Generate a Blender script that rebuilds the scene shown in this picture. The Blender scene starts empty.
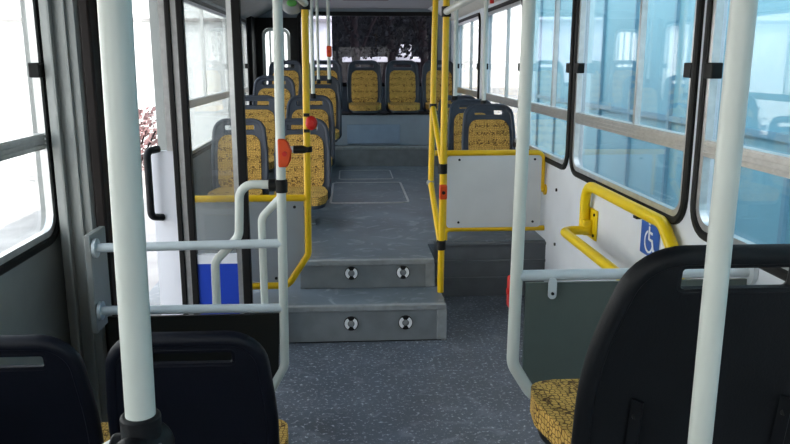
import bpy, bmesh, math, random
from mathutils import Vector, Matrix
random.seed(7)
S = bpy.context.scene
C = S.collection
PI = math.pi
def R(d): return math.radians(d)

# ------------------------------------------------------------------ materials
def mat(name, col, rough=0.5, metal=0.0, spec=0.5, var=0.0, vscale=8.0, bump=0.0, bscale=60.0, emit=None):
    m = bpy.data.materials.new(name); m.use_nodes = True
    nt = m.node_tree; b = nt.nodes['Principled BSDF']
    b.inputs['Base Color'].default_value = (*col, 1)
    b.inputs['Roughness'].default_value = rough
    b.inputs['Metallic'].default_value = metal
    b.inputs['Specular IOR Level'].default_value = spec
    tc = nt.nodes.new('ShaderNodeTexCoord')
    if var > 0:
        n = nt.nodes.new('ShaderNodeTexNoise'); n.inputs['Scale'].default_value = vscale; n.inputs['Detail'].default_value = 5
        nt.links.new(tc.outputs['Object'], n.inputs['Vector'])
        r = nt.nodes.new('ShaderNodeValToRGB')
        r.color_ramp.elements[0].position = 0.3; r.color_ramp.elements[1].position = 0.7
        r.color_ramp.elements[0].color = (*[c*(1-var) for c in col], 1)
        r.color_ramp.elements[1].color = (*[min(1, c*(1+var)) for c in col], 1)
        nt.links.new(n.outputs['Fac'], r.inputs['Fac']); nt.links.new(r.outputs['Color'], b.inputs['Base Color'])
    if bump > 0:
        n2 = nt.nodes.new('ShaderNodeTexNoise'); n2.inputs['Scale'].default_value = bscale
        nt.links.new(tc.outputs['Object'], n2.inputs['Vector'])
        bp = nt.nodes.new('ShaderNodeBump'); bp.inputs['Strength'].default_value = bump; bp.inputs['Distance'].default_value = 0.002
        nt.links.new(n2.outputs['Fac'], bp.inputs['Height']); nt.links.new(bp.outputs['Normal'], b.inputs['Normal'])
    return m

def glass(name, tint=(0.95, 0.97, 0.97), base=0.045, gain=0.75, dirt=0.0):
    m = bpy.data.materials.new(name); m.use_nodes = True; nt = m.node_tree
    for n in list(nt.nodes): nt.nodes.remove(n)
    out = nt.nodes.new('ShaderNodeOutputMaterial')
    tr = nt.nodes.new('ShaderNodeBsdfTransparent'); tr.inputs['Color'].default_value = (*tint, 1)
    gl = nt.nodes.new('ShaderNodeBsdfGlossy'); gl.inputs['Roughness'].default_value = 0.02
    lw = nt.nodes.new('ShaderNodeLayerWeight'); lw.inputs['Blend'].default_value = 0.5
    pw = nt.nodes.new('ShaderNodeMath'); pw.operation = 'POWER'; pw.inputs[1].default_value = 5
    ma = nt.nodes.new('ShaderNodeMath'); ma.operation = 'MULTIPLY_ADD'; ma.inputs[1].default_value = gain; ma.inputs[2].default_value = base
    mx = nt.nodes.new('ShaderNodeMixShader')
    nt.links.new(lw.outputs['Facing'], pw.inputs[0]); nt.links.new(pw.outputs[0], ma.inputs[0])
    nt.links.new(ma.outputs[0], mx.inputs[0]); nt.links.new(tr.outputs[0], mx.inputs[1]); nt.links.new(gl.outputs[0], mx.inputs[2])
    last = mx
    if dirt > 0:
        df = nt.nodes.new('ShaderNodeBsdfDiffuse'); df.inputs['Color'].default_value = (0.8, 0.8, 0.78, 1)
        m2 = nt.nodes.new('ShaderNodeMixShader'); m2.inputs[0].default_value = dirt
        nt.links.new(mx.outputs[0], m2.inputs[1]); nt.links.new(df.outputs[0], m2.inputs[2]); last = m2
    nt.links.new(last.outputs[0], out.inputs['Surface'])
    return m

def fabric_mat():
    m = bpy.data.materials.new('ochre_grid_fabric'); m.use_nodes = True; nt = m.node_tree; b = nt.nodes['Principled BSDF']
    tc = nt.nodes.new('ShaderNodeTexCoord')
    nz = nt.nodes.new('ShaderNodeTexNoise'); nz.inputs['Scale'].default_value = 30
    nt.links.new(tc.outputs['Object'], nz.inputs['Vector'])
    mixv = nt.nodes.new('ShaderNodeVectorMath'); mixv.operation = 'MULTIPLY_ADD'
    mixv.inputs[1].default_value = (0.012, 0.012, 0.012)
    nt.links.new(nz.outputs['Color'], mixv.inputs[0]); nt.links.new(tc.outputs['Object'], mixv.inputs[2])
    v = nt.nodes.new('ShaderNodeTexVoronoi'); v.feature = 'DISTANCE_TO_EDGE'; v.inputs['Scale'].default_value = 78; v.inputs['Randomness'].default_value = 0.55
    nt.links.new(mixv.outputs[0], v.inputs['Vector'])
    rp = nt.nodes.new('ShaderNodeValToRGB')
    rp.color_ramp.elements[0].position = 0.03; rp.color_ramp.elements[0].color = (0.095, 0.05, 0.018, 1)
    rp.color_ramp.elements[1].position = 0.13; rp.color_ramp.elements[1].color = (0.64, 0.395, 0.10, 1)
    nt.links.new(v.outputs['Distance'], rp.inputs['Fac'])
    n3 = nt.nodes.new('ShaderNodeTexNoise'); n3.inputs['Scale'].default_value = 22
    nt.links.new(tc.outputs['Object'], n3.inputs['Vector'])
    mr = nt.nodes.new('ShaderNodeMapRange'); mr.inputs['From Min'].default_value = 0.3; mr.inputs['From Max'].default_value = 0.7; mr.inputs['To Min'].default_value = 0.85; mr.inputs['To Max'].default_value = 1.1
    nt.links.new(n3.outputs['Fac'], mr.inputs['Value'])
    mm = nt.nodes.new('ShaderNodeVectorMath'); mm.operation = 'SCALE'
    nt.links.new(rp.outputs['Color'], mm.inputs[0]); nt.links.new(mr.outputs[0], mm.inputs['Scale'])
    nt.links.new(mm.outputs[0], b.inputs['Base Color'])
    b.inputs['Roughness'].default_value = 0.9; b.inputs['Specular IOR Level'].default_value = 0.2
    bp = nt.nodes.new('ShaderNodeBump'); bp.inputs['Strength'].default_value = 0.4; bp.inputs['Distance'].default_value = 0.003
    nt.links.new(v.outputs['Distance'], bp.inputs['Height']); nt.links.new(bp.outputs['Normal'], b.inputs['Normal'])
    return m

def floor_mat(name, base, fleck, rough=0.45, thr=0.62, scuff=0.0):
    m = bpy.data.materials.new(name); m.use_nodes = True; nt = m.node_tree; b = nt.nodes['Principled BSDF']
    tc = nt.nodes.new('ShaderNodeTexCoord')
    n1 = nt.nodes.new('ShaderNodeTexNoise'); n1.inputs['Scale'].default_value = 55; n1.inputs['Detail'].default_value = 4; n1.inputs['Roughness'].default_value = 0.7
    n2 = nt.nodes.new('ShaderNodeTexNoise'); n2.inputs['Scale'].default_value = 3.0; n2.inputs['Detail'].default_value = 6
    nt.links.new(tc.outputs['Object'], n1.inputs['Vector']); nt.links.new(tc.outputs['Object'], n2.inputs['Vector'])
    r1 = nt.nodes.new('ShaderNodeValToRGB'); r1.color_ramp.elements[0].position = thr; r1.color_ramp.elements[1].position = thr+0.12
    nt.links.new(n1.outputs['Fac'], r1.inputs['Fac'])
    r2 = nt.nodes.new('ShaderNodeValToRGB'); r2.color_ramp.elements[0].position = 0.3; r2.color_ramp.elements[1].position = 0.75
    r2.color_ramp.elements[0].color = (*[c*0.75 for c in base], 1); r2.color_ramp.elements[1].color = (*[c*1.3 for c in base], 1)
    nt.links.new(n2.outputs['Fac'], r2.inputs['Fac'])
    mx = nt.nodes.new('ShaderNodeMix'); mx.data_type = 'RGBA'
    nt.links.new(r1.outputs['Color'], mx.inputs['Factor']); nt.links.new(r2.outputs['Color'], mx.inputs['A']); mx.inputs['B'].default_value = (*fleck, 1)
    last = mx.outputs['Result']
    if scuff > 0:                                        # worn whitish scuffs of the aisle
        n3 = nt.nodes.new('ShaderNodeTexNoise'); n3.inputs['Scale'].default_value = 5; n3.inputs['Detail'].default_value = 8; n3.inputs['Distortion'].default_value = 2.5
        nt.links.new(tc.outputs['Object'], n3.inputs['Vector'])
        r3 = nt.nodes.new('ShaderNodeValToRGB'); r3.color_ramp.elements[0].position = 0.55; r3.color_ramp.elements[1].position = 0.75
        r3.color_ramp.elements[1].color = (scuff, scuff, scuff, 1)
        nt.links.new(n3.outputs['Fac'], r3.inputs['Fac'])
        m3 = nt.nodes.new('ShaderNodeMix'); m3.data_type = 'RGBA'
        nt.links.new(r3.outputs['Color'], m3.inputs['Factor']); nt.links.new(last, m3.inputs['A']); m3.inputs['B'].default_value = (0.42, 0.45, 0.5, 1)
        last = m3.outputs['Result']
    nt.links.new(last, b.inputs['Base Color'])
    b.inputs['Roughness'].default_value = rough
    bp = nt.nodes.new('ShaderNodeBump'); bp.inputs['Strength'].default_value = 0.15; bp.inputs['Distance'].default_value = 0.002
    nt.links.new(n1.outputs['Fac'], bp.inputs['Height']); nt.links.new(bp.outputs['Normal'], b.inputs['Normal'])
    return m

M = dict(
    wall=mat('pale_grey_wall_panel', (0.72, 0.765, 0.82), 0.45, var=0.05, vscale=5),
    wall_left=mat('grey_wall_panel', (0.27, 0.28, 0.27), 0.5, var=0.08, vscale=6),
    cream=mat('cream_cove_panel', (0.84, 0.82, 0.77), 0.5, var=0.04),
    ceil=mat('grey_ceiling_panel', (0.25, 0.25, 0.25), 0.6, var=0.05),
    floor=floor_mat('speckled_blue_vinyl', (0.080, 0.097, 0.125), (0.50, 0.54, 0.60), 0.36, 0.56, 0.3),
    floor_up=floor_mat('worn_blue_vinyl', (0.112, 0.14, 0.168), (0.25, 0.28, 0.32), 0.38, 0.66, 0.5),
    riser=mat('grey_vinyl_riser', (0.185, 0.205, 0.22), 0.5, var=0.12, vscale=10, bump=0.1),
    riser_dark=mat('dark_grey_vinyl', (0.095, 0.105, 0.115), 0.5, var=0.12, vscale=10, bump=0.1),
    nosing=mat('grey_rubber_nosing', (0.26, 0.28, 0.29), 0.45, var=0.15, vscale=20),
    plinth=mat('blue_grey_plinth', (0.25, 0.30, 0.35), 0.5, var=0.06),
    plinth_panel=mat('blue_plinth_panel', (0.24, 0.32, 0.43), 0.5, var=0.06),
    plastic=mat('dark_blue_grey_plastic', (0.030, 0.040, 0.060), 0.42, spec=0.4, var=0.1, bump=0.15, bscale=300),
    plastic_black=mat('black_plastic', (0.006, 0.007, 0.009), 0.5, spec=0.22, var=0.15, bump=0.2, bscale=250),
    plastic_navy=mat('navy_black_plastic', (0.004, 0.005, 0.010), 0.45, spec=0.22, var=0.15, bump=0.2, bscale=250),
    fabric=fabric_mat(),
    white=mat('white_painted_tube', (0.60, 0.635, 0.59), 0.28, var=0.03),
    grey_tube=mat('pale_grey_painted_tube', (0.56, 0.62, 0.65), 0.3, var=0.04),
    yellow=mat('yellow_painted_tube', (0.74, 0.46, 0.008), 0.32, spec=0.35, var=0.04),
    yellow_pad=mat('yellow_plastic_rail', (0.80, 0.57, 0.005), 0.38, spec=0.35, var=0.03),
    black=mat('black_rubber', (0.006, 0.006, 0.006), 0.55, spec=0.25, var=0.1),
    brown_rubber=mat('dark_brown_rubber', (0.010, 0.006, 0.005), 0.55, spec=0.25, var=0.1),
    alu=mat('brushed_aluminium', (0.64, 0.645, 0.64), 0.3, metal=0.75, var=0.1, vscale=30),
    chrome=mat('chrome', (0.85, 0.86, 0.87), 0.12, metal=1.0),
    dark_panel=mat('dark_green_panel', (0.085, 0.110, 0.100), 0.4, var=0.06),
    black_panel=mat('black_panel', (0.009, 0.010, 0.009), 0.5, spec=0.25, var=0.08),
    light_panel=mat('light_grey_laminate', (0.60, 0.62, 0.63), 0.4, var=0.05, vscale=4),
    orange=mat('orange_plastic', (0.62, 0.065, 0.008), 0.4, spec=0.3),
    red=mat('red_plastic', (0.55, 0.018, 0.012), 0.4, spec=0.3),
    blue_sign=mat('blue_sign', (0.02, 0.10, 0.42), 0.4),
    sign_white=mat('white_sign_ink', (0.85, 0.87, 0.9), 0.5),
    blue_panel=mat('bright_blue_panel', (0.015, 0.06, 0.50), 0.4),
    white_panel=mat('white_door_panel', (0.80, 0.82, 0.88), 0.4),
    green=mat('green_lens', (0.12, 0.45, 0.10), 0.2),
    brown=mat('brown_hatch', (0.09, 0.05, 0.04), 0.6),
    glass=glass('clear_glass', base=0.08, gain=1.0),
    shaded_panel=mat('shaded_grey_laminate', (0.30, 0.325, 0.345), 0.4, var=0.05, vscale=4),  # left partition's laminate, its shade put into a darker base colour
    glass_dirty=glass('dusty_glass', dirt=0.06),
    glass_dark=glass('dark_tinted_glass', tint=(0.60, 0.60, 0.66), base=0.012, gain=0.35),
    lens=mat('frosted_lens', (0.2, 0.21, 0.22), 0.15),
    fence=mat('light_blue_sheet_steel', (0.18, 0.42, 0.52), 0.5, var=0.06, vscale=1.5),
    fence_dark=mat('blue_steel_rib', (0.15, 0.32, 0.42), 0.5),
    concrete=mat('pale_concrete', (0.34, 0.32, 0.31), 0.8, var=0.2, vscale=2, bump=0.3),
    plaster=mat('white_plaster', (0.85, 0.85, 0.84), 0.8, var=0.04, vscale=1),
    asphalt=mat('asphalt', (0.10, 0.10, 0.10), 0.8, var=0.2, vscale=4),
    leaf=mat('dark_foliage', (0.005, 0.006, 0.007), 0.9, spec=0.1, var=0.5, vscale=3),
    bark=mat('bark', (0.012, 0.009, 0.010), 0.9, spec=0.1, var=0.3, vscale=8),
    pink_leaf=mat('reddish_foliage', (0.18, 0.10, 0.10), 0.7, var=0.5, vscale=14),
    car=mat('white_car_paint', (0.80, 0.81, 0.82), 0.2),
    car_glass=mat('car_window', (0.02, 0.025, 0.03), 0.05),
)

# ------------------------------------------------------------------ mesh helpers
def box(bm, x0, x1, y0, y1, z0, z1):
    v = [bm.verts.new(p) for p in ((x0,y0,z0),(x1,y0,z0),(x1,y1,z0),(x0,y1,z0),(x0,y0,z1),(x1,y0,z1),(x1,y1,z1),(x0,y1,z1))]
    for f in ((3,2,1,0),(4,5,6,7),(0,1,5,4),(1,2,6,5),(2,3,7,6),(3,0,4,7)):
        bm.faces.new([v[i] for i in f])

def fillet(pts, r, n=6, closed=False):
    pts = [Vector(p) for p in pts]; out = []; N = len(pts)
    for i, p in enumerate(pts):
        if not closed and i in (0, N-1): out.append(p); continue
        a = pts[i-1]; b = pts[(i+1) % N]
        u = (a-p); w = (b-p); lu = u.length; lw = w.length; u.normalize(); w.normalize()
        ang = u.angle(w)
        if ang > 3.1: out.append(p); continue
        ri = r[i] if isinstance(r, (list, tuple)) else r
        t = min(ri/math.tan(ang/2), lu*0.49, lw*0.49); rr = t*math.tan(ang/2)
        cdir = (u+w).normalized(); c = p+cdir*(rr/math.sin(ang/2))
        s = p+u*t-c; e = p+w*t-c; tot = s.angle(e); ax = s.cross(e).normalized()
        for k in range(n+1):
            out.append(c+Matrix.Rotation(tot*k/n, 3, ax) @ s)
    return out

def sweep(bm, pts, prof, closed=False, up=None):
    """sweep a 2D profile list [(a,b)] along points"""
    P = [Vector(p) for p in pts]; n = len(P); rings = []
    T = []
    for i in range(n):
        a = P[i-1] if (closed or i > 0) else P[i]; b = P[(i+1) % n] if (closed or i < n-1) else P[i]
        T.append((b-a).normalized())
    nrm = up.copy() if up is not None else T[0].orthogonal().normalized()
    for i in range(n):
        if up is not None: nrm = (up-T[i]*up.dot(T[i])).normalized()
        else:
            if i > 0:
                ax = T[i-1].cross(T[i])
                if ax.length > 1e-6: nrm = Matrix.Rotation(T[i-1].angle(T[i]), 3, ax.normalized()) @ nrm
            nrm = (nrm-T[i]*nrm.dot(T[i])).normalized()
        bi = T[i].cross(nrm)
        sc = 1.0
        if up is not None and (closed or 0 < i < n-1):       # mitre
            d = (P[i]-P[i-1]).normalized(); c = max(0.3, d.dot(T[i])); sc = 1/c
        rings.append([bm.verts.new(P[i]+bi*a*sc+nrm*b) for a, b in prof])
    k = len(prof)
    for i in range(n if closed else n-1):
        r0 = rings[i]; r1 = rings[(i+1) % n]
        for j in range(k): bm.faces.new((r0[j], r0[(j+1) % k], r1[(j+1) % k], r1[j]))
    if not closed:
        bm.faces.new(rings[0][::-1]); bm.faces.new(rings[-1])

def circ(r, n=14, ry=None): return [(r*math.cos(2*PI*k/n), (ry or r)*math.sin(2*PI*k/n)) for k in range(n)]
def tube(bm, pts, r, bend=0.05, n=14): sweep(bm, fillet(pts, bend) if len(pts) > 2 else [Vector(p) for p in pts], circ(r, n))
def cyl(bm, a, b, r, n=20): sweep(bm, [Vector(a), Vector(b)], circ(r, n))

def rrect(x0, x1, y0, y1, r, n=6):
    return [(p.x, p.y) for p in fillet([(x0,y0,0),(x1,y0,0),(x1,y1,0),(x0,y1,0)], r, n, True)]

def plate(bm, outer, holes, f3, t):
    """polygon with holes in (u,v), mapped by f3(u,v,w), given thickness t"""
    es = []
    for lp in [outer]+holes:
        vs = [bm.verts.new((u, v, 0)) for u, v in lp]
        for i in range(len(vs)): es.append(bm.edges.new((vs[i], vs[(i+1) % len(vs)])))
    g = bmesh.ops.triangle_fill(bm, use_beauty=True, edges=es)
    fs = [x for x in g['geom'] if isinstance(x, bmesh.types.BMFace)]
    v0 = list({v for f in fs for v in f.verts})
    ex = bmesh.ops.extrude_face_region(bm, geom=fs)
    v1 = [x for x in ex['geom'] if isinstance(x, bmesh.types.BMVert)]
    for v in v1: v.co = Vector(f3(v.co.x, v.co.y, t))
    for v in v0: v.co = Vector(f3(v.co.x, v.co.y, 0))

def sphere(bm, c, r, sx=1, sy=1, sz=1, n=16):
    bmesh.ops.create_uvsphere(bm, u_segments=n, v_segments=max(6, n//2), radius=r, matrix=Matrix.Translation(c) @ Matrix.Diagonal((sx, sy, sz, 1)))

def obj(name, bm, m, parent=None, bev=0.0, smooth=True):
    bmesh.ops.recalc_face_normals(bm, faces=bm.faces)
    me = bpy.data.meshes.new(name); bm.to_mesh(me); bm.free()
    o = bpy.data.objects.new(name, me); C.objects.link(o)
    me.materials.append(m)
    if smooth and len(me.polygons):
        for p in me.polygons: p.use_smooth = True
        me.set_sharp_from_angle(angle=R(38))
    if parent is not None:
        o.parent = parent
        off = Vector(parent.location)
        pp = parent.parent
        while pp is not None: off += pp.location; pp = pp.parent
        me.transform(Matrix.Translation(-off))
    if bev > 0:
        b = o.modifiers.new('bevel', 'BEVEL'); b.width = bev; b.segments = 2; b.limit_method = 'ANGLE'; b.angle_limit = R(40)
    return o
def NB(): return bmesh.new()
def tag(o, label, cat, group=None):
    o['label'] = label; o['category'] = cat
    if group: o['group'] = group
    return o
def thing(name, label, cat, loc=(0,0,0), group=None):
    o = bpy.data.objects.new(name, None); o.empty_display_size = 0.1; C.objects.link(o); o.location = loc
    return tag(o, label, cat, group)
def struct(o): o['kind'] = 'structure'; return o
def bobj(name, m, parent, *bs, bev=0.0):
    bm = NB()
    for b in bs: box(bm, *b)
    return obj(name, bm, m, parent, bev)

# ------------------------------------------------------------------ dimensions (metres; camera at x=0,y=0,z=1.5; rear is +y)
XR, XL, YB, YF, ZC = 1.273, -1.176, 9.4, -1.6, 2.16
TH = 0.06

# ------------------------------------------------------------------ floors and steps
bm = NB(); box(bm, XL, XR, YF, 3.86, -0.08, 0.0); box(bm, 0.52, XR, 3.86, 4.66, -0.08, 0.0)
struct(obj('floor', bm, M['floor']))
def step(y0, y1, z0, z1, x0, x1):
    bm = NB(); box(bm, x0, x1, y0+0.006, y1, z0, z1-0.012)
    o = struct(obj('aisle_step', bm, M['riser']))
    bm = NB(); box(bm, x0, x1, y0+0.03, y1, z1-0.012, z1); obj('tread', bm, M['floor_up'], o)
    bm = NB(); box(bm, x0, x1, y0-0.004, y0+0.034, z1-0.028, z1+0.003); obj('nosing', bm, M['nosing'], o, bev=0.004)
    bm = NB(); box(bm, x1-0.05, x1+0.004, y0-0.002, y0+0.03, z0, z1-0.026); obj('corner_strip', bm, M['nosing'], o, bev=0.004)
    return o
step(3.87, 4.21, 0.0, 0.203, XL, 0.52)
step(4.21, 4.60, 0.203, 0.37, -0.30, 0.49)
bm = NB(); box(bm, -0.2, 0.535, 4.60, 8.3, 0.0, 0.37); box(bm, 0.535, XR, 4.66, 8.3, 0.0, 0.37)
struct(obj('floor', bm, M['floor_up']))
bm = NB(); box(bm, XL, -0.2, 4.60, 6.95, 0.0, 0.369); box(bm, XL, -0.3, 4.21, 4.60, 0.0, 0.203); box(bm, XL, -0.2, 6.95, 8.3, 0.0, 0.52)
struct(obj('seat_podium', bm, M['floor_up']))
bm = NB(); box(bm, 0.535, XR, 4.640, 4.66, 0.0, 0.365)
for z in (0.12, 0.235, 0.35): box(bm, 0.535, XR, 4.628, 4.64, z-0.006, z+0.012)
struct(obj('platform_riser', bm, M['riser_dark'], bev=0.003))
bm = NB(); box(bm, XL, XR, 8.3, YB, 0.0, 0.575); struct(obj('rear_platform', bm, M['riser']))
bm = NB(); box(bm, XL, XR, 8.29, 8.33, 0.56, 0.592); struct(obj('trim_1', bm, M['nosing'], bev=0.005))
# wheel housing under the front right seat
bm = NB(); box(bm, 0.46, XR, 0.2, 1.7, 0, 0.40); struct(obj('wheel_housing', bm, M['riser'], bev=0.03))

# floor inspection hatch in the aisle
t = thing('floor_hatch', 'rectangular floor hatch with light metal edging in the raised aisle', 'hatch', (0.16, 6.6, 0.37))
bobj('cover', M['floor_up'], t, (-0.155, 0.475, 6.05, 7.1, 0.3705, 0.374))
bm = NB(); sweep(bm, [Vector((u, v, 0.374)) for u, v in rrect(-0.165, 0.485, 6.04, 7.11, 0.05)], [(-0.009,-0.004),(0.009,-0.004),(0.009,0.004),(-0.009,0.004)], True, Vector((0,0,1)))
obj('edge_strip', bm, M['alu'], t)
t = thing('floor_hatch', 'smaller far floor hatch strip in front of the rear platform', 'hatch', (0.16, 7.7, 0.37))
bobj('cover', M['floor_up'], t, (-0.1, 0.42, 7.35, 7.95, 0.3705, 0.374))
bm = NB(); sweep(bm, [Vector((u, v, 0.374)) for u, v in rrect(-0.11, 0.43, 7.34, 7.96, 0.04)], [(-0.006,-0.003),(0.006,-0.003),(0.006,0.003),(-0.006,0.003)], True, Vector((0,0,1)))
obj('edge_strip', bm, M['alu'], t)

# step lamps
def step_light(x, y, z, label):
    t = thing('step_light', label, 'light', (x, y, z), 'round step lights')
    bm = NB(); cyl(bm, (x, y, z), (x, y-0.010, z), 0.040, 28); obj('housing', bm, M['black'], t)
    for s in (0, PI):
        bm = NB()
        sweep(bm, [Vector((x+0.0275*math.cos(s+a), y-0.0115, z+0.0275*math.sin(s+a))) for a in [(-1.05+2.1*k/12) for k in range(13)]], [(-0.0095,-0.005),(0.0095,-0.005),(0.007,0.005),(-0.007,0.005)], False, Vector((0,-1,0)))
        obj('bezel', bm, M['sign_white'], t)
    bm = NB(); sphere(bm, (x, y-0.010, z), 0.018, 1, 0.5, 1); obj('lens', bm, M['lens'], t)
step_light(0.0, 4.214, 0.295, 'left round step light on the upper step riser')
step_light(0.305, 4.214, 0.295, 'right round step light on the upper step riser')
step_light(-0.005, 3.874, 0.105, 'left round step light on the lower step riser')
step_light(0.295, 3.874, 0.105, 'right round step light on the lower step riser')

# ------------------------------------------------------------------ side walls with window holes
WR = [(-1.3, 0.55), (0.68, 2.625), (2.68, 4.165), (4.22, 5.415), (5.465, 7.03), (7.29, 8.86)]
WL = [(-1.3, 0.30), (0.42, 2.985), (4.95, 7.75), (7.93, 8.88)]
ZS, ZT = 0.885, 1.985
ZSL = 0.815
def wall_mesh(x, sgn, wins, zs, breaks):
    bm = NB()
    f3 = lambda u, v, w: (x+sgn*w, u, v)
    for a, b in breaks:
        holes = [rrect(y0, y1, zs, ZT, 0.11) for y0, y1 in wins if y0 >= a and y1 <= b]
        plate(bm, [(a, 0), (b, 0), (b, ZC), (a, ZC)], holes, f3, TH)
    return bm
struct(obj('wall_right', wall_mesh(XR, 1, WR, ZS, [(YF, YB)]), M['wall'], smooth=False))
DY0, DY1 = 3.06, 4.86
bm = wall_mesh(XL, -1, WL, ZSL, [(YF, DY0), (DY1, YB)]); box(bm, XL-TH, XL, DY0, DY1, 1.98, ZC)
struct(obj('wall_left', bm, M['wall_left'], smooth=False))

wn = [0]
def window(x, sgn, y0, y1, zs, zt, divs, zb=1.205, gm='glass', belt=True):
    wn[0] += 1
    up = Vector((-sgn, 0, 0))
    bm = NB()
    pr = [(-0.016,-0.02),(0.016,-0.02),(0.016,0.012),(0.009,0.018),(-0.009,0.018),(-0.016,0.012)]
    sweep(bm, [Vector((x, u, v)) for u, v in rrect(y0+0.012, y1-0.012, zs+0.012, zt-0.012, 0.10)], pr, True, up)
    w = struct(obj('window_%d' % wn[0], bm, M['black']))
    bm = NB()
    sweep(bm, [Vector((x+sgn*0.008, u, v)) for u, v in rrect(y0+0.040, y1-0.040, zs+0.040, zt-0.040, 0.08)], [(-0.013,-0.012),(0.013,-0.012),(0.013,0.016),(-0.013,0.016)], True, up)
    obj('metal_frame', bm, M['alu'], w)
    xg = x+sgn*0.02
    a, b = sorted((xg, xg+sgn*0.006))
    bobj('lower_pane', M[gm], w, (a, b, y0+0.03, y1-0.03, zs+0.03, zb-0.025))
    ys = [y0+0.03]+divs+[y1-0.03]
    for i in range(len(ys)-1):
        s = sgn*0.010*(i % 2)
        p = bobj('sliding_pane', M[gm], w, (a+s, b+s, ys[i], ys[i+1], zb+0.025, zt-0.03))
    bm = NB(); c, d = sorted((x+sgn*0.035, x-sgn*0.004)); box(bm, c, d, y0+0.04, y1-0.04, zb-0.03, zb+0.03)
    c, d = sorted((x, x-sgn*0.010))
    for k in range(3): box(bm, c, d, y0+0.04, y1-0.04, zb-0.022+k*0.018, zb-0.012+k*0.018)
    obj('belt_rail', bm, M['alu'], w)
    for q in divs:
        c, d = sorted((xg-sgn*0.012, xg+sgn*0.014)); bobj('divider', M['alu'], w, (c, d, q-0.011, q+0.011, zb+0.028, zt-0.045))
    for yy in (y0+0.055, y1-0.055):
        c, d = sorted((x-sgn*0.02, x+sgn*0.02)); bobj('latch', M['black'], w, (c, d, yy-0.03, yy+0.03, 1.45, 1.505), bev=0.004)
    return w
for y0, y1 in WR: window(XR, 1, y0, y1, ZS, ZT, [(y0+y1)/2-0.13] if y1-y0 < 1.6 else [y0+(y1-y0)*0.36] if y0 < 7 else [y0+0.4, y0+0.8, y0+1.2])
for y0, y1 in WL: window(XL, -1, y0, y1, ZSL, ZT, [(y0+y1)/2], 1.21)

# ------------------------------------------------------------------ ceiling, front and rear walls
bm = NB(); box(bm, XL-TH, XR+TH, YF, YB, ZC, ZC+0.06); struct(obj('ceiling', bm, M['ceil']))
def cove(x, sgn):
    bm = NB()
    pts = [(x, 2.02), (x-sgn*0.03, 2.03), (x-sgn*0.22, ZC-0.03), (x-sgn*0.30, ZC), (x, ZC)]
    v0 = [bm.verts.new((p[0], YF, p[1])) for p in pts]; v1 = [bm.verts.new((p[0], YB, p[1])) for p in pts]
    n = len(pts)
    for i in range(n): bm.faces.new((v0[i], v0[(i+1) % n], v1[(i+1) % n], v1[i]))
    bm.faces.new(v0); bm.faces.new(v1)
    return bm
struct(obj('trim_2', cove(XR, 1), M['cream'], smooth=False)); struct(obj('trim_3', cove(XL, -1), M['ceil'], smooth=False))
# front wall with windscreen
bm = NB(); plate(bm, [(XL-TH, 0), (XR+TH, 0), (XR+TH, ZC), (XL-TH, ZC)], [rrect(-1.0, 1.1, 1.0, 1.95, 0.1)], lambda u, v, w: (u, YF-w, v), TH)
struct(obj('wall_front', bm, M['wall_left'], smooth=False))
wn[0] += 1
struct(bobj('window_%d' % wn[0], M['glass'], None, (-1.02, 1.12, YF-0.03, YF-0.024, 0.98, 1.97)))
# rear wall: big dark window, rounded side light on the left
rw = (-0.60, 1.08, 1.25, 2.10); rs = (-1.06, -0.70, 1.10, 1.94)
bm = NB(); plate(bm, [(XL-TH, 0.5), (XR+TH, 0.5), (XR+TH, ZC), (XL-TH, ZC)], [rrect(*rw, 0.06), rrect(*rs, 0.07)], lambda u, v, w: (u, YB+w, v), TH)
struct(obj('wall_back', bm, M['plinth'], smooth=False))
wn[0] += 1
bm = NB(); sweep(bm, [Vector((u, YB, v)) for u, v in rrect(*rw, 0.06)], [(-0.025,-0.01),(0.025,-0.01),(0.025,0.02),(-0.025,0.02)], True, Vector((0,-1,0)))
w = struct(obj('window_%d' % wn[0], bm, M['black'])); bobj('pane', M['glass_dark'], w, (rw[0], rw[1], YB+0.02, YB+0.026, rw[2], rw[3]))
wn[0] += 1
bm = NB()
plate(bm, [(-1.15, 0.9), (-0.615, 0.9), (-0.615, 2.05), (-1.15, 2.05)], [rrect(rs[0]+.01, rs[1]-.01, rs[2], rs[3]-.01, 0.09)], lambda u, v, w: (u, YB-0.001-w, v), 0.05)
w = struct(obj('window_%d' % wn[0], bm, M['black'], smooth=False)); bobj('pane', M['glass_dirty'], w, (rs[0], rs[1], YB+0.02, YB+0.026, rs[2], rs[3]))
bm = NB(); sweep(bm, [Vector((u, YB-0.03, v)) for u, v in rrect(rs[0]+.03, rs[1]-.03, rs[2], rs[3]-.03, 0.08)], [(-0.018,-0.01),(0.018,-0.01),(0.018,0.012),(-0.018,0.012)], True, Vector((0,-1,0)))
obj('white_frame', bm, M['white'], w)
for x in (-0.96, -0.87, -0.80): bobj('frame_bar', M['alu'], w, (x-0.012, x+0.012, YB+0.03, YB+0.05, rs[2], rs[3]))
bobj('corner_post', M['black'], None, (XL, -1.12, 8.95, YB, 0.5, 2.10)); struct(bpy.data.objects['corner_post'])

t = thing('ceiling_hatch', 'dark brown hatch panel in the ceiling above the aisle', 'hatch', (0.2, 6.9, ZC))
bobj('cover', M['brown'], t, (-0.05, 0.42, 7.2, 7.98, ZC-0.02, ZC-0.001), bev=0.006)
bm = NB(); sweep(bm, [Vector((u, v, ZC-0.006)) for u, v in rrect(-0.07, 0.44, 7.18, 8.0, 0.05)], [(-0.012,-0.005),(0.012,-0.005),(0.012,0.006),(-0.012,0.006)], True, Vector((0,0,-1)))
obj('frame', bm, M['nosing'], t)

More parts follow.
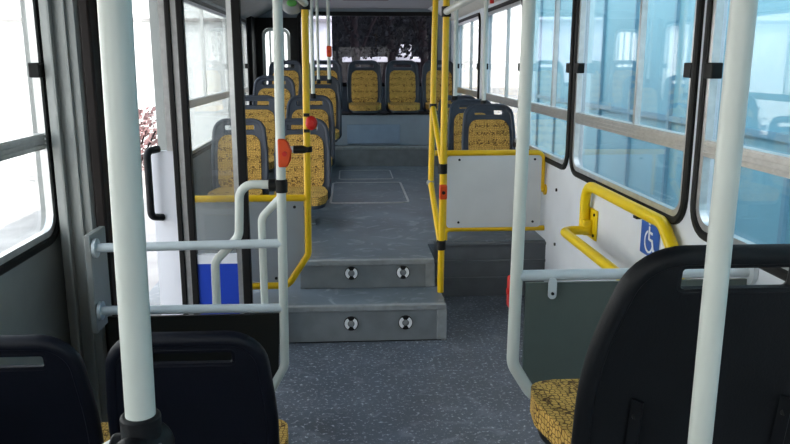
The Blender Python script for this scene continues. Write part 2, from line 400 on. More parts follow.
# ------------------------------------------------------------------ seats
def copy_tree(o):
    c = o.copy(); C.objects.link(c)
    for ch in o.children:
        d = ch.copy(); C.objects.link(d); d.parent = c
        for g in ch.children:
            e = g.copy(); C.objects.link(e); e.parent = d
    return c

def make_seat(name, plastic, zc, hb, wt, wb, slot, wc, cd=0.41, leg=True, slot_h=0.042, top_off=0.028, rad=0.085, back=False):
    """seat facing -y, backrest foot at the origin, cushion top at zc, backrest height hb above the cushion"""
    t = thing(name, 'x', 'seat')
    rec = R(9)
    def f3(u, v, w):                                   # v up the back, w towards the front
        cv = 0.35*u*u                                  # slight wrap of the shell
        return (u, v*math.sin(rec)-(w+cv)*math.cos(rec)+0.02, zc+v*math.cos(rec)-w*math.sin(rec))
    # round the corners with one fillet each
    pts = [Vector((*p, 0)) for p in [(-wb, -0.10), (wb, -0.10), (wb*1.01, hb*0.5), (wt, hb), (-wt, hb), (-wb*1.01, hb*0.5)]]
    outline = [(p.x, p.y) for p in fillet(pts, [0.05, 0.05, 0.9, rad, rad, 0.9], 8, True)]
    s0, s1 = hb-top_off-slot_h, hb-top_off
    hole = [(p.x, p.y) for p in fillet([(-slot, s0, 0), (slot, s0, 0), (slot, s1, 0), (-slot, s1, 0)], 0.013, 4, True)]
    # subdivide the plate so that it can wrap: thin strips inside
    bm = NB(); plate(bm, outline, [hole], f3, 0.026)
    rim = [Vector(f3(u, v, 0.013)) for u, v in outline]
    sweep(bm, rim, circ(0.017, 10, 0.019), True)
    rim = [Vector(f3(u, v, 0.013)) for u, v in [(p.x, p.y) for p in fillet([(-slot-0.004, s0-0.008, 0), (slot+0.004, s0-0.008, 0), (slot+0.004, s1+0.008, 0), (-slot-0.004, s1+0.008, 0)], 0.018, 4, True)]]
    sweep(bm, rim, circ(0.010, 8, 0.016), True)
    b = obj('backrest', bm, plastic, t)
    # recessed ribs and bolts of the rear face
    for sg in (-1, 1) if back else ():
        for v in (hb*0.24,):
            bm = NB(); cyl(bm, Vector(f3(sg*wb*0.62, v, -0.003)), Vector(f3(sg*wb*0.62, v, 0.01)), 0.007, 12); obj('bolt', bm, M['black_panel'], b)
        bm = NB(); sweep(bm, [Vector(f3(sg*wb*0.62, v, -0.0005)) for v in (0.03, hb*0.32)], [(-0.011,-0.003),(0.011,-0.003),(0.011,0.003),(-0.011,0.003)]); obj('rib', bm, plastic, b)
    # upholstery pad on the front of the back
    m_ = 0.034
    pts = [(-wb+m_, -0.01, 0), (wb-m_, -0.01, 0), (wb-m_, hb*0.5, 0), (wt-m_+0.012, s0-0.030, 0), (-wt+m_-0.012, s0-0.030, 0), (-wb+m_, hb*0.5, 0)]
    bm = NB(); plate(bm, [(p.x, p.y) for p in fillet(pts, 0.07, 7, True)], [], lambda u, v, w: f3(u, v, 0.02+w), 0.022)
    obj('back_cushion', bm, M['fabric'], t, bev=0.008)
    # seat shell and cushion
    pts = [(-wc*0.80, 0.0, 0), (wc*0.80, 0.0, 0), (wc*1.0, -cd*0.6, 0), (wc*0.92, -cd, 0), (-wc*0.92, -cd, 0), (-wc*1.0, -cd*0.6, 0)]
    def g3(u, v, w):
        d = max(0.0, (-v-cd*0.55)/(cd*0.45))
        return (u, v, zc-0.055+w-0.018*d*d)
    bm = NB(); plate(bm, [(p.x*0.95, p.y) for p in fillet(pts, 0.09, 7, True)], [], lambda u, v, w: g3(u, v, w-0.028), 0.045)
    obj('seat_pan', bm, plastic, t, bev=0.008)
    bm = NB(); plate(bm, [(p.x, p.y-0.005) for p in fillet(pts, 0.09, 7, True)], [], g3, 0.058)
    obj('seat_cushion', bm, M['fabric'], t, bev=0.02)
    if leg:
        bm = NB(); box(bm, -wb*0.75, wb*0.75, -0.27, -0.12, zc-0.12, zc-0.075); box(bm, -0.03, 0.03, -0.23, -0.16, 0.012, zc-0.12)
        box(bm, -0.10, 0.10, -0.28, -0.11, 0.0, 0.012)
        obj('pedestal', bm, M['riser'], t, bev=0.005)
    return t
def put(o, x, y, z, label, group, rz=0):
    o.location = (x, y, z); o.rotation_euler = (0, 0, rz); o['label'] = label; o['group'] = group

# passenger seats facing the camera
G1 = 'seats on the raised left side'
A0 = make_seat('bus_seat', M['plastic'], 0.237, 0.49, 0.172, 0.192, 0.115, 0.19)
put(A0, -0.352, 5.50, 0.37, 'patterned yellow seat on the aisle in the first left row, beside the yellow pole', G1)
c = copy_tree(A0); put(c, -0.815, 5.50, 0.37, 'patterned yellow window seat in the first left row, behind the glass door leaf', G1)
A = make_seat('bus_seat', M['plastic'], 0.372, 0.49, 0.172, 0.192, 0.115, 0.19)
for i, (x, y, z, l) in enumerate((
                   (-0.335, 6.35, 0.37, 'patterned yellow seat on the aisle in the second left row'),
                   (-0.79, 6.35, 0.37, 'patterned yellow window seat in the second left row'),
                   (-0.285, 7.20, 0.52, 'patterned yellow seat on the aisle in the third left row, before the rear bench'),
                   (-0.715, 7.20, 0.52, 'patterned yellow window seat in the third left row, below the rounded rear pane'))):
    c = A if i == 0 else copy_tree(A); put(c, x, y, z, l, G1)
G2 = 'single seats along the right windows'
A2 = make_seat('bus_seat', M['plastic'], 0.332, 0.49, 0.172, 0.192, 0.115, 0.188)
for i, (x, y, l) in enumerate(((1.068, 5.62, 'patterned yellow seat nearest behind the pale yellow-railed panel on the right'),
                               (1.066, 6.42, 'second patterned yellow seat behind the pale panel along the right windows'),
                               (1.066, 7.22, 'third and rearmost patterned yellow seat along the right windows'))):
    c = A2 if i == 0 else copy_tree(A2); put(c, x, y, 0.37, l, G2)
E1 = make_seat('bus_seat', M['plastic'], 0.475, 0.485, 0.172, 0.190, 0.115, 0.19, leg=False)
G3 = 'rear bench seats'
bx = [(-0.75, 'leftmost seat of the rear bench, by the rounded side pane'), (-0.29, 'second rear bench seat from the left, partly behind the left rows'),
      (0.185, 'middle patterned yellow seat of the rear bench, left of the two in full view'), (0.64, 'fourth rear bench seat, the right one of the two in full view'),
      (1.08, 'rightmost rear bench seat, behind the yellow handrail poles')]
for i, (x, l) in enumerate(bx):
    c = E1 if i == 0 else copy_tree(E1)
    put(c, x, 8.98, 0.575, l, G3)
# plinth under the bench
t = thing('bench_plinth', 'blue-grey boxed plinth carrying the rear bench seats', 'plinth', (0.05, 8.75, 0.575))
bobj('body', M['plinth'], t, (XL+0.01, XR-0.01, 8.58, 8.93, 0.576, 0.930), bev=0.006)
bobj('top_board', M['black'], t, (XL+0.01, XR-0.01, 8.56, 8.93, 0.930, 0.947), bev=0.004)
bobj('access_panel', M['plinth_panel'], t, (-0.03, 0.58, 8.562, 8.58, 0.60, 0.82), bev=0.004)

# near seats seen from behind
N1 = make_seat('bus_seat', M['plastic_navy'], 0.42, 0.445, 0.172, 0.192, 0.118, 0.208, slot_h=0.036, back=True)
G4 = 'dark seats in the foreground'
put(N1, -0.400, 1.77, 0, 'dark navy seat seen from behind, left foreground beside the aisle', G4, PI)
c = copy_tree(N1); put(c, -0.842, 1.77, 0, 'dark navy seat seen from behind, leftmost foreground by the wall', G4, PI)
N2 = make_seat('bus_seat', M['plastic_black'], 0.352, 0.430, 0.165, 0.232, 0.106, 0.262, cd=0.40, rad=0.10, back=True, slot_h=0.046, top_off=0.016)
put(N2, 0.672, 1.28, 0.40, 'large black seat back in the right foreground, beside the white pole', G4, PI)

# ------------------------------------------------------------------ poles and barriers
def clamp(bm, c, r, h, d=(0,0,1)):
    d = Vector(d).normalized(); c = Vector(c); cyl(bm, c-d*h/2, c+d*h/2, r, 18)

# near left pole with black T clamp and rail end
t = thing('grab_pole', 'thick white pole in the left foreground ending in a black clamp', 'pole', (-0.272, 0.9, 1.04))
bm = NB(); cyl(bm, (-0.259, 0.9, ZC), (-0.274, 0.9, 1.04), 0.019, 24); obj('pole', bm, M['white'], t)
bm = NB(); cyl(bm, (-0.2745, 0.9, 0.995), (-0.274, 0.9, 1.058), 0.0255, 24); cyl(bm, (-0.288, 0.845, 1.012), (-0.262, 0.925, 1.012), 0.0275, 20); cyl(bm, (-0.315, 0.905, 1.003), (-0.27, 0.905, 1.003), 0.0245, 20)
obj('clamp', bm, M['plastic_black'], t, bev=0.003)
for z in (1.02, 1.0):
    bm = NB(); cyl(bm, (-0.252, 0.885, z), (-0.2465, 0.885, z), 0.0045, 10); obj('bolt', bm, M['nosing'], t)
bm = NB(); cyl(bm, (-0.291, 0.836, 1.012), (-0.28, 0.87, 1.012), 0.0185, 20); obj('rail_end', bm, M['white'], t)
bm = NB(); cyl(bm, (-0.31, 0.905, 1.003), (-0.62, 0.72, 0.90), 0.0185, 20); obj('rail', bm, M['white'], t)

t = thing('grab_pole', 'white pole in the right foreground in front of the black seat', 'pole', (0.533, 1.0, 0.0))
bm = NB(); cyl(bm, (0.533, 1.0, ZC), (0.522, 1.0, 0.40), 0.0172, 24); obj('pole', bm, M['white'], t)
bm = NB(); cyl(bm, (0.522, 1.0, 0.40), (0.522, 1.0, 0.412), 0.04, 24); obj('foot_flange', bm, M['alu'], t)

# left barrier
t = thing('barrier', 'white tubular barrier with black lower panel at the door on the left', 'barrier', (-0.6, 2.75, 0))
bm = NB(); tube(bm, [(-0.244, 2.75, ZC), (-0.266, 2.75, 0.34), (-0.36, 2.75, 0.17), (-0.90, 2.75, 0.17)], 0.0175, 0.06); obj('upright', bm, M['white'], t)
bm = NB(); cyl(bm, (-0.96, 2.75, 0.827), (-0.262, 2.75, 0.835), 0.0175, 16); obj('upper_rail', bm, M['grey_tube'], t)
bm = NB(); cyl(bm, (-0.965, 2.75, 0.582), (-0.266, 2.75, 0.578), 0.0175, 16); obj('lower_rail', bm, M['grey_tube'], t)
bm = NB()
plate(bm, [(-0.93, 0.19), (-0.37, 0.19), (-0.29, 0.33), (-0.28, 0.556), (-0.93, 0.556)], [], lambda u, v, w: (u, 2.745+w, v), 0.012)
obj('lower_panel', bm, M['black_panel'], t)
bm = NB(); tube(bm, [(-0.262, 2.775, 1.055), (-0.415, 2.775, 1.06), (-0.425, 2.775, 0.86), (-0.52, 2.775, 0.76), (-0.522, 2.775, 0.585)], 0.0165, 0.055); obj('curved_handle', bm, M['white'], t)
bm = NB(); tube(bm, [(-0.256, 2.775, 1.015), (-0.338, 2.775, 0.93), (-0.338, 2.775, 0.585)], 0.0145, 0.05); obj('inner_handle', bm, M['white'], t)
bm = NB(); clamp(bm, (-0.256, 2.75, 1.055), 0.0225, 0.05); clamp(bm, (-0.285, 2.765, 1.056), 0.024, 0.04, (1, 0, 0)); obj('clamp', bm, M['black'], t, bev=0.003)
for z in (0.827, 0.582):
    bm = NB(); clamp(bm, (-0.953, 2.75, z), 0.036, 0.012, (1, 0, 0)); obj('wall_flange', bm, M['grey_tube'], t)

# right barrier
t = thing('barrier', 'pale grey tubular barrier with dark green panel on the right', 'barrier', (0.9, 2.2, 0))
bm = NB(); tube(bm, [(0.529, 2.2, ZC), (0.512, 2.2, 0.56), (0.585, 2.2, 0.44), (1.25, 2.2, 0.44)], 0.0195, 0.07); obj('upright', bm, M['white'], t)
bm = NB(); cyl(bm, (0.52, 2.2, 0.853), (XR-0.005, 2.2, 0.853), 0.0175, 16); obj('upper_rail', bm, M['grey_tube'], t)
bm = NB(); plate(bm, [(0.60, 0.46), (1.262, 0.46), (1.262, 0.83), (0.545, 0.83), (0.545, 0.545)], [], lambda u, v, w: (u, 2.195+w, v), 0.012); obj('panel', bm, M['dark_panel'], t)
for x in (0.625, 1.16):
    bm = NB(); plate(bm, rrect(x-0.013, x+0.013, 0.782, 0.85, 0.012, 4), [], lambda u, v, w: (u, 2.182-w, v), 0.006); k = obj('bracket', bm, M['grey_tube'], t)
    bm = NB(); cyl(bm, (x, 2.176, 0.80), (x, 2.171, 0.80), 0.005, 10); obj('screw', bm, M['black'], k)
bm = NB(); clamp(bm, (XR-0.008, 2.2, 0.853), 0.042, 0.014, (1, 0, 0)); obj('wall_flange', bm, M['grey_tube'], t)
# red buzzer box at the back of that upright
t = thing('stop_button', 'slim red button box on the far side of the right pale barrier pole', 'button', (0.503, 2.23, 0.79))
bm = NB(); box(bm, 0.498, 0.515, 2.222, 2.262, 0.735, 0.84); obj('housing', bm, M['red'], t, bev=0.008)
bm = NB(); cyl(bm, (0.498, 2.24, 0.79), (0.495, 2.24, 0.79), 0.011, 14); obj('push_button', bm, M['red'], t)

# yellow handrail along the steps on the right of the aisle
t = thing('handrail', 'yellow double-pole handrail beside the aisle steps with black clamps', 'handrail', (0.52, 4.1, 0.203))
bm = NB(); cyl(bm, (0.530, 4.1, ZC), (0.515, 4.1, 0.204), 0.0185, 18); obj('front_pole', bm, M['yellow'], t)
bm = NB(); tube(bm, [(0.532, 4.62, ZC), (0.510, 4.62, 0.76), (0.515, 4.12, 0.485)], 0.0185, 0.06); obj('rear_pole', bm, M['yellow'], t)
bm = NB(); cyl(bm, (0.517, 4.60, 1.235), (0.521, 4.12, 0.94), 0.017, 16); obj('brace', bm, M['yellow'], t)
for p in ((0.527, 4.1, 1.775), (0.519, 4.1, 0.925), (0.517, 4.1, 0.485)):
    bm = NB(); clamp(bm, p, 0.026, 0.055); clamp(bm, (p[0]-0.002, p[1]+0.02, p[2]), 0.022, 0.03, (0, 1, 0)); obj('clamp', bm, M['black'], t, bev=0.003)
bm = NB(); clamp(bm, (0.519, 4.61, 1.245), 0.023, 0.03); obj('clamp', bm, M['black'], t)
bm = NB(); sphere(bm, (0.509, 4.62, 0.765), 0.027, 1, 1, 0.9); obj('joint', bm, M['nosing'], t)
bm = NB(); cyl(bm, (0.527, 4.08, 1.775), (0.529, 2.2, 1.78), 0.0185, 16); tag(obj('ceiling_rail', bm, M['white']), 'white overhead rail running from the yellow pole towards the right barrier pole', 'rail')
t = thing('stop_button', 'red stop button box on the right-hand yellow handrail pole', 'button', (0.518, 4.08, 0.80))
bm = NB(); box(bm, 0.497, 0.541, 4.05, 4.082, 0.757, 0.84); obj('housing', bm, M['orange'], t, bev=0.008)
bm = NB(); cyl(bm, (0.519, 4.05, 0.797), (0.519, 4.044, 0.797), 0.010, 14); obj('push_button', bm, M['black'], t)

# right yellow-railed panel
t = thing('partition', 'pale grey partition panel in a yellow tube frame before the right seats', 'partition', (0.9, 4.70, 0.37))
PY = 4.70
bm = NB(); tube(bm, [(0.545, PY, 0.942), (1.245, PY, 0.942), (1.245, PY, 0.70), (XR-0.002, PY, 0.70)], 0.0185, 0.045); obj('top_rail', bm, M['yellow'], t)
bm = NB(); tube(bm, [(0.615, PY, 0.37), (0.615, PY, 0.443), (XR-0.002, PY, 0.443)], 0.0175, 0.03); obj('bottom_rail', bm, M['yellow'], t)
bm = NB(); cyl(bm, (0.612, PY, 0.443), (0.612, PY, 0.94), 0.0165, 14); obj('side_post', bm, M['yellow'], t)
bm = NB(); plate(bm, rrect(0.622, 1.24, 0.455, 0.925, 0.02, 3), [], lambda u, v, w: (u, PY-0.004-w, v), 0.012); obj('panel', bm, M['light_panel'], t)
for x in (0.70, 1.19):
    for z in (0.49, 0.90):
        bm = NB(); cyl(bm, (x, PY-0.015, z), (x, PY-0.020, z), 0.008, 10); obj('screw', bm, M['black'], t)
bm = NB(); clamp(bm, (XR-0.006, PY, 0.70), 0.035, 0.012, (1, 0, 0)); obj('wall_flange', bm, M['yellow'], t)

# left yellow barrier
t = thing('partition', 'shade-darkened grey partition panel in a yellow tube frame before the left seats', 'partition', (-0.5, 3.92, 0.203))
bm = NB(); tube(bm, [(-0.214, 3.92, ZC), (-0.232, 3.92, 0.49), (-0.345, 3.92, 0.315), (-0.95, 3.92, 0.31), (-0.95, 3.92, 0.80)], 0.0185, 0.06); obj('upright', bm, M['yellow'], t)
bm = NB(); cyl(bm, (-0.227, 3.92, 0.80), (-0.95, 3.92, 0.80), 0.0185, 16); obj('top_rail', bm, M['yellow'], t)
bm = NB(); plate(bm, [(-0.93, 0.335), (-0.355, 0.335), (-0.255, 0.49), (-0.252, 0.782), (-0.93, 0.782)], [], lambda u, v, w: (u, 3.926+w, v), 0.012); obj('panel', bm, M['shaded_panel'], t)
for x, z in ((-0.30, 0.75), (-0.41, 0.355), (-0.9, 0.75), (-0.9, 0.36)):
    bm = NB(); cyl(bm, (x, 3.926, z), (x, 3.92, z), 0.008, 10); obj('screw', bm, M['black'], t)
bm = NB(); clamp(bm, (-0.222, 3.92, 1.06), 0.025, 0.03); clamp(bm, (-0.262, 3.915, 1.06), 0.021, 0.07, (1, 0, 0)); obj('clamp', bm, M['black'], t, bev=0.003)
bm = NB(); clamp(bm, (-0.217, 3.92, 1.80), 0.026, 0.06); obj('clamp', bm, M['black'], t, bev=0.003)
bm = NB(); clamp(bm, (-0.315, 3.915, 1.06), 0.017, 0.04, (1, 0, 0)); obj('stub', bm, M['alu'], t)
bm = NB(); cyl(bm, (-0.217, 3.90, 1.80), (-0.246, 2.75, 1.80), 0.018, 16); tag(obj('ceiling_rail', bm, M['white']), 'white overhead rail between the left white barrier pole and left yellow pole', 'rail')

def bell(x, y, z, label, s=1.0, m='red'):
    t = thing('stop_button', label, 'button', (x, y, z))
    bm = NB(); sphere(bm, (x, y, z), 0.030*s, 0.95, 0.6, 1.15); obj('housing', bm, M[m], t)
    bm = NB(); cyl(bm, (x, y-0.014*s, z), (x, y-0.023*s, z), 0.012*s, 14); obj('push_button', bm, M['red'], t)
    for q in (-0.045, 0.03):
        bm = NB(); box(bm, x-0.036*s, x-0.008*s, y-0.008, y+0.02, z+q*s, z+(q+0.015)*s); obj('strap', bm, M['black'], t)
bell(-0.198, 3.895, 1.20, 'round red stop button on the left yellow pole', 1.1)
t = thing('stop_button', 'orange paddle-shaped stop button on the left white barrier pole', 'button', (-0.243, 2.735, 1.18))
pp = [(-0.268, 1.13), (-0.235, 1.13), (-0.222, 1.155), (-0.217, 1.19), (-0.228, 1.22), (-0.242, 1.234), (-0.268, 1.234)]
bm = NB(); plate(bm, pp, [], lambda u, v, w: (u+0.006, 2.727-w, v), 0.022); obj('housing', bm, M['orange'], t, bev=0.006)
bm = NB(); cyl(bm, (-0.237, 2.705, 1.18), (-0.237, 2.699, 1.18), 0.009, 14); obj('push_button', bm, M['red'], t)

# slender white poles further back
def pole(name, x, y, z0, label, r=0.016):
    t = thing(name, label, 'pole', (x, y, z0))
    bm = NB(); cyl(bm, (x, y, ZC), (x, y, z0), r, 14); obj('pole', bm, M['white'], t)
    bm = NB(); cyl(bm, (x, y, z0-0.01), (x, y, z0+0.03), r*1.5, 14); obj('socket', bm, M['black'], t)
pole('grab_pole', -0.300, 6.28, 1.23, 'slim white pole rising from the second left row seat, left of three')
pole('grab_pole', -0.285, 7.10, 1.33, 'middle slim white pole rising before the third left row seat', 0.013)
pole('grab_pole', -0.185, 7.12, 1.33, 'slim white pole carrying a red stop button near the rear window')
t = thing('stop_button', 'red stop button on the slim white pole near the rear window', 'button', (-0.185, 7.1, 1.6))
bm = NB(); box(bm, -0.205, -0.155, 7.07, 7.10, 1.565, 1.665); obj('housing', bm, M['orange'], t, bev=0.01)
bm = NB(); cyl(bm, (-0.18, 7.07, 1.615), (-0.18, 7.064, 1.615), 0.012, 12); obj('push_button', bm, M['red'], t)
pole('grab_pole', 1.10, 6.08, 1.18, 'white pole rising in front of the right-hand windows behind the nearest right seat', 0.017)
pole('grab_pole', 0.985, 6.95, 1.18, 'white pole just right of the yellow handrail, towards the rear corner', 0.02)

# mirror at the ceiling, left of the yellow pole
t = thing('convex_mirror', 'grey rounded convex mirror with green spot at the ceiling by the left yellow pole', 'mirror', (-0.30, 3.95, 1.80))
bm = NB(); sphere(bm, (-0.285, 3.96, 1.795), 0.055, 1, 0.5, 0.85, 24); obj('shell', bm, M['nosing'], t)
bm = NB(); sweep(bm, [Vector((-0.285+0.064*math.cos(a), 3.945, 1.795+0.055*math.sin(a))) for a in [PI*(0.05+0.9*k/14) for k in range(15)]], circ(0.006, 8)); obj('rim', bm, M['black'], t)
bm = NB(); sphere(bm, (-0.285, 3.932, 1.803), 0.022, 1.2, 0.35, 0.8); obj('green_lens', bm, M['green'], t)
bm = NB(); cyl(bm, (-0.285, 3.96, 1.84), (-0.285, 3.96, ZC), 0.01, 10); obj('stem', bm, M['black'], t)

# ------------------------------------------------------------------ wheelchair bay on the right wall
t = thing('grab_rail', 'padded yellow looped grab rail on the right wall by the wheelchair sign', 'rail', (XR, 3.3, 0.7))
bm = NB(); tube(bm, [(XR-0.038, 3.77, 0.66), (XR-0.038, 3.77, 0.885), (XR-0.038, 2.80, 0.885), (XR-0.038, 2.66, 0.78), (XR-0.038, 2.60, 0.60)], 0.026, 0.10); obj('upper_loop', bm, M['yellow_pad'], t)
bm = NB(); tube(bm, [(XR-0.03, 3.73, 0.645), (XR-0.165, 3.73, 0.645), (XR-0.165, 2.40, 0.645), (XR-0.03, 2.40, 0.645)], 0.024, 0.06); obj('arm_rest', bm, M['yellow_pad'], t)
bm = NB(); box(bm, XR-0.012, XR-0.001, 3.66, 3.80, 0.60, 0.76); box(bm, XR-0.055, XR-0.012, 3.715, 3.775, 0.62, 0.70); k = obj('mount_plate', bm, M['yellow_pad'], t, bev=0.004)
for z in (0.625, 0.735):
    bm = NB(); cyl(bm, (XR-0.012, 3.685, z), (XR-0.018, 3.685, z), 0.008, 10); obj('screw', bm, M['black'], k)
bm = NB(); box(bm, XR-0.025, XR-0.001, 3.10, 3.14, 0.835, 0.847); obj('bracket', bm, M['black'], t)

t = thing('wheelchair_sign', 'square blue sign with white wheelchair symbol on the right wall', 'sign', (XR, 3.0, 0.78))
bobj('plate', M['blue_sign'], t, (XR-0.004, XR-0.0005, 2.90, 3.09, 0.695, 0.865))
bm = NB(); sx = XR-0.005
def sp(u, v): return Vector((sx, 2.995-u, 0.78+v))
def stroke(pts, w): sweep(bm, [sp(*p) for p in pts], [(-w,-0.001),(w,-0.001),(w,0.001),(-w,0.001)], False, Vector((-1,0,0)))
stroke([(-0.004, 0.045), (-0.004, -0.01), (0.03, -0.012), (0.046, -0.052), (0.058, -0.048)], 0.006)
stroke([(-0.004, 0.02), (0.03, 0.018)], 0.005)
stroke([(-0.004+0.042*math.cos(a), -0.022+0.045*math.sin(a)) for a in [R(110+k*12) for k in range(20)]], 0.0045)
cyl(bm, sp(-0.004, 0.063)+Vector((0.001,0,0)), sp(-0.004, 0.063)-Vector((0.001,0,0)), 0.013, 16)
obj('symbol', bm, M['sign_white'], t)
# wall screws
for y, z in ((4.42, 0.40), (4.44, 0.74)):
    bm = NB(); cyl(bm, (XR, y, z), (XR-0.008, y, z), 0.010, 12); obj('screw', bm, M['black'], bpy.data.objects['wall_right'])
# emergency hammer above the right windows
t = thing('emergency_hammer', 'small red emergency hammer above the right windows', 'hammer', (XR-0.05, 6.2, 2.03))
bm = NB(); cyl(bm, (XR-0.062, 6.42, 2.035), (XR-0.062, 6.05, 2.04), 0.010, 10); obj('shaft', bm, M['red'], t)
bm = NB(); cyl(bm, (XR-0.062, 6.42, 2.0), (XR-0.062, 6.42, 2.075), 0.018, 10); obj('head', bm, M['red'], t)
bm = NB(); box(bm, XR-0.055, XR-0.03, 6.15, 6.3, 2.02, 2.06); obj('holder', bm, M['sign_white'], t)

# ------------------------------------------------------------------ left door
bm = NB()
pts = [(XL, 3.0), (XL+0.03, 2.93), (-1.05, 2.90), (-1.01, 2.895), (-0.998, 2.92), (-0.998, 3.0)]
v0 = [bm.verts.new((x, y, 0)) for x, y in pts]; v1 = [bm.verts.new((x, y, ZC)) for x, y in pts]
for i in range(len(pts)): bm.faces.new((v0[i], v0[(i+1) % 6], v1[(i+1) % 6], v1[i]))
bm.faces.new(v0); bm.faces.new(v1)
for x in (-1.10, -1.045): box(bm, x-0.004, x+0.004, 2.885, 2.93, 0, ZC)
dp = struct(obj('door_pillar', bm, M['wall_left'], smooth=False))
bobj('edge_seal', M['brown_rubber'], dp, (-0.998, -0.955, 2.90, 3.0, 0.03, 1.97), bev=0.01)
bobj('rail_mount', M['wall_left'], dp, (-0.985, -0.962, 2.72, 2.90, 0.50, 0.88), bev=0.004)
# front leaf folded against the pillar
bm = NB(); box(bm, -1.14, -0.955, 3.02, 3.06, 0.03, 1.97); d = struct(obj('door_1', bm, M['brown_rubber'], bev=0.006))
bobj('edge_seal', M['black'], d, (-0.957, -0.928, 2.99, 3.06, 0.03, 1.97), bev=0.006)
# rear leaf folded into the doorway
y = 3.70
bm = NB(); box(bm, -0.872, -0.845, y, y+0.04, 0.03, 1.97); box(bm, -0.818, -0.785, y, y+0.045, 0.03, 1.97)
box(bm, -0.558, -0.515, y, y+0.045, 0.03, 1.97); box(bm, -0.79, -0.555, y, y+0.04, 1.90, 1.97); box(bm, -0.79, -0.555, y, y+0.04, 0.03, 0.08)
d = struct(obj('door_2', bm, M['black'], bev=0.005))
bobj('metal_strip', M['alu'], d, (-0.846, -0.817, y+0.008, y+0.04, 0.03, 1.97))
bobj('inner_strip', M['alu'], d, (-0.582, -0.557, y+0.008, y+0.035, 0.08, 1.90))
bobj('pane', M['glass_dirty'], d, (-0.786, -0.58, y+0.015, y+0.021, 0.55, 1.90))
bobj('lower_panel', M['blue_panel'], d, (-0.786, -0.58, y+0.010, y+0.026, 0.08, 0.50))
bobj('middle_strip', M['white_panel'], d, (-0.786, -0.58, y+0.008, y+0.03, 0.50, 0.55))
p = bobj('outer_panel', M['white_panel'], d, (-0.985, -0.873, y+0.015, y+0.04, 0.03, 1.08))
bobj('outer_pane', M['glass'], d, (-0.985, -0.90, y+0.02, y+0.026, 1.08, 1.94))
bobj('outer_edge', M['alu'], d, (-0.90, -0.873, y+0.005, y+0.04, 1.08, 1.97))
bm = NB(); tube(bm, [(-0.945, y+0.015, 1.09), (-0.985, y-0.045, 1.085), (-0.985, y-0.045, 0.76), (-0.945, y+0.015, 0.745)], 0.018, 0.03); obj('grab_handle', bm, M['plastic_black'], d)

# ------------------------------------------------------------------ outside
ZG = -0.35
bm = NB(); box(bm, -40, 40, -30, 60, ZG-0.1, ZG); struct(obj('ground', bm, M['concrete']))
# underframe of the bus so no daylight leaks under the floor
bm = NB(); box(bm, XL-TH, XR+TH, YF, YB, -0.2, -0.09); struct(obj('underframe', bm, M['black']))
# blue sheet fence to the right
t = thing('fence', 'tall light blue sheet-steel fence outside the right windows', 'fence', (2.9, 4, ZG))
bobj('sheet', M['fence'], t, (2.9, 2.94, -6, 12.2, ZG, 3.6))
for k in range(19): bobj('post', M['fence_dark'], t, (2.868, 2.90, -5.8+k*0.95, -5.76+k*0.95, ZG, 3.6))
for z in (0.2, 1.02, 2.6): bobj('rail', M['fence_dark'], t, (2.872, 2.899, -6, 12.2, z-0.025, z+0.025))
# white building to the left
t = thing('building', 'bright white plastered building outside the left windows', 'building', (-9, 6, ZG))
bobj('wall', M['plaster'], t, (-9.4, -9, -12, 30, ZG, 4.5))
bobj('parapet', M['plaster'], t, (-9.5, -8.9, -12, 30, 4.5, 4.7))
for k in range(7): bobj('window_shutter', M['concrete'], t, (-9.02, -8.96, -8+k*5, -6.8+k*5, 1.2, 2.6))
# white wall behind the bus on the left
t = thing('rear_building', 'bright white wall seen through the left part of the rear window', 'building', (-2.5, 15, ZG))
bobj('wall', M['plaster'], t, (-7.0, -0.33, 15, 15.3, ZG, 5.0))
bobj('ledge', M['concrete'], t, (-7.0, -0.33, 14.93, 15, 2.30, 2.36))
# trees behind
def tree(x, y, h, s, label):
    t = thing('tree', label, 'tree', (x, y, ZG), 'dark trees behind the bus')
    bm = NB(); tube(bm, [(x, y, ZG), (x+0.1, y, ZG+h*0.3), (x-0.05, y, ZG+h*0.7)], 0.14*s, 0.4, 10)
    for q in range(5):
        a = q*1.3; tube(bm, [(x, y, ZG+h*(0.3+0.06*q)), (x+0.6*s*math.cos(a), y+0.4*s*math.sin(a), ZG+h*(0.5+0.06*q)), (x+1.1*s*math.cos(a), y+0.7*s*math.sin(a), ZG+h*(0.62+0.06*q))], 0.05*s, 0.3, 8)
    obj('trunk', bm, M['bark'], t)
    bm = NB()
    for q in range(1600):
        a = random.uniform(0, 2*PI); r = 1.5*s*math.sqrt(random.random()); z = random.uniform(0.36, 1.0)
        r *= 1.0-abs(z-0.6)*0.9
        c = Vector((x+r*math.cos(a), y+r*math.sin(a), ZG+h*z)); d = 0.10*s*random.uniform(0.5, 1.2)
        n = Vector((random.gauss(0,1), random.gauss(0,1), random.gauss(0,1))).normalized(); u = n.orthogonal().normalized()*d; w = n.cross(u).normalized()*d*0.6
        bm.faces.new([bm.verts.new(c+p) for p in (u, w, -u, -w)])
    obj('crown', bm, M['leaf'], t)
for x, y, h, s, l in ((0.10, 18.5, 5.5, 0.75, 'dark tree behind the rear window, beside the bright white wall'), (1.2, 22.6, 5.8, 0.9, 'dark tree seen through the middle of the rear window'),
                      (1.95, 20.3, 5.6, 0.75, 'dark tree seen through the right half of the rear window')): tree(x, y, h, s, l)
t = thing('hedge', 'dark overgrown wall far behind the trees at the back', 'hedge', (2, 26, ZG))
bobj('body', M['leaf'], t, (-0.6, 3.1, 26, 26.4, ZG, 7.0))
t = thing('streak_wall', 'added pale low wall behind the trees, standing in for bright streaks in the rear window', 'wall', (1.2, 24, ZG))  # added wall: pale top and block imitate bright streaks in the rear glass
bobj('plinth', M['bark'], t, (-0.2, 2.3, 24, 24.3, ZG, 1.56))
bobj('streak_coping', M['plaster'], t, (-0.2, 2.3, 23.95, 24.35, 1.56, 1.72), bev=0.02)
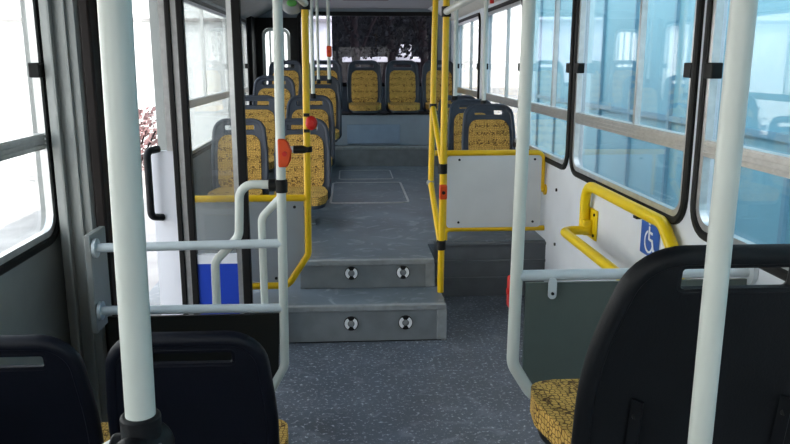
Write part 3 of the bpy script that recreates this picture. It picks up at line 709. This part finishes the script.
bobj('pillar', M['plaster'], t, (1.6, 1.98, 23.9, 24.3, 1.72, 2.1), bev=0.03)
# shrub outside the door
t = thing('shrub', 'reddish brown shrub outside the open left door', 'shrub', (-3.7, 12.2, ZG))
bm = NB()
for q in range(900):
    a = random.uniform(0, 2*PI); r = 0.75*math.sqrt(random.random()); z = random.uniform(0.1, 1.15); r *= (1.15-0.45*z)
    c = Vector((-3.7+1.2*r*math.cos(a), 12.2+r*math.sin(a), ZG+z)); d = random.uniform(0.03, 0.08)
    n = Vector((random.gauss(0,1), random.gauss(0,1), random.gauss(0,1))).normalized(); u = n.orthogonal().normalized()*d; w = n.cross(u).normalized()*d*0.6
    bm.faces.new([bm.verts.new(c+p) for p in (u, w, -u, -w)])
obj('foliage', bm, M['pink_leaf'], t)
bm = NB()
for q in range(7): cyl(bm, (-3.7+0.05*q-0.15, 12.2, ZG), (-3.7+0.2*(q-3), 12.2+0.1*(q % 3-1), ZG+0.8), 0.015, 8)
obj('stem', bm, M['bark'], t)

# ------------------------------------------------------------------ light
W = bpy.data.worlds.new('sky'); S.world = W; W.use_nodes = True; nt = W.node_tree
bg = nt.nodes['Background']
sky = nt.nodes.new('ShaderNodeTexSky'); sky.sky_type = 'HOSEK_WILKIE' if False else 'PREETHAM'
sky.sun_direction = Vector((0.55, -0.35, 0.76)).normalized(); sky.turbidity = 6
tcw = nt.nodes.new('ShaderNodeTexCoord'); sep = nt.nodes.new('ShaderNodeSeparateXYZ'); nt.links.new(tcw.outputs['Generated'], sep.inputs[0])
rp = nt.nodes.new('ShaderNodeValToRGB'); nt.links.new(sep.outputs['Z'], rp.inputs['Fac'])
rp.color_ramp.elements[0].color = (1.0, 0.985, 0.96, 1); rp.color_ramp.elements[0].position = 0.0
rp.color_ramp.elements[1].color = (0.78, 0.88, 1.0, 1); rp.color_ramp.elements[1].position = 0.8
nt.nodes.remove(sky)
nt.links.new(rp.outputs['Color'], bg.inputs['Color']); bg.inputs['Strength'].default_value = 1.0
sd = bpy.data.lights.new('sun', 'SUN'); sd.energy = 3.0; sd.angle = R(1.0); sd.color = (1, 0.95, 0.88)
so = bpy.data.objects.new('sun', sd); C.objects.link(so)
so.rotation_euler = Vector((-0.72, 0.25, -0.66)).to_track_quat('-Z', 'Y').to_euler()

# ------------------------------------------------------------------ camera
cd = bpy.data.cameras.new('camera'); cam = bpy.data.objects.new('camera', cd); C.objects.link(cam)
cd.sensor_fit = 'HORIZONTAL'; cd.sensor_width = 36; cd.lens = 740/790*36; cd.clip_start = 0.02; cd.clip_end = 200
cam.location = (0, 0, 1.5); cam.rotation_euler = (R(90-12.05), 0, R(-3.5))
S.camera = cam
S.view_settings.view_transform = 'Standard'; S.view_settings.look = 'None'; S.view_settings.gamma = 1; S.view_settings.use_curve_mapping = False
S.view_settings.exposure = 2.0
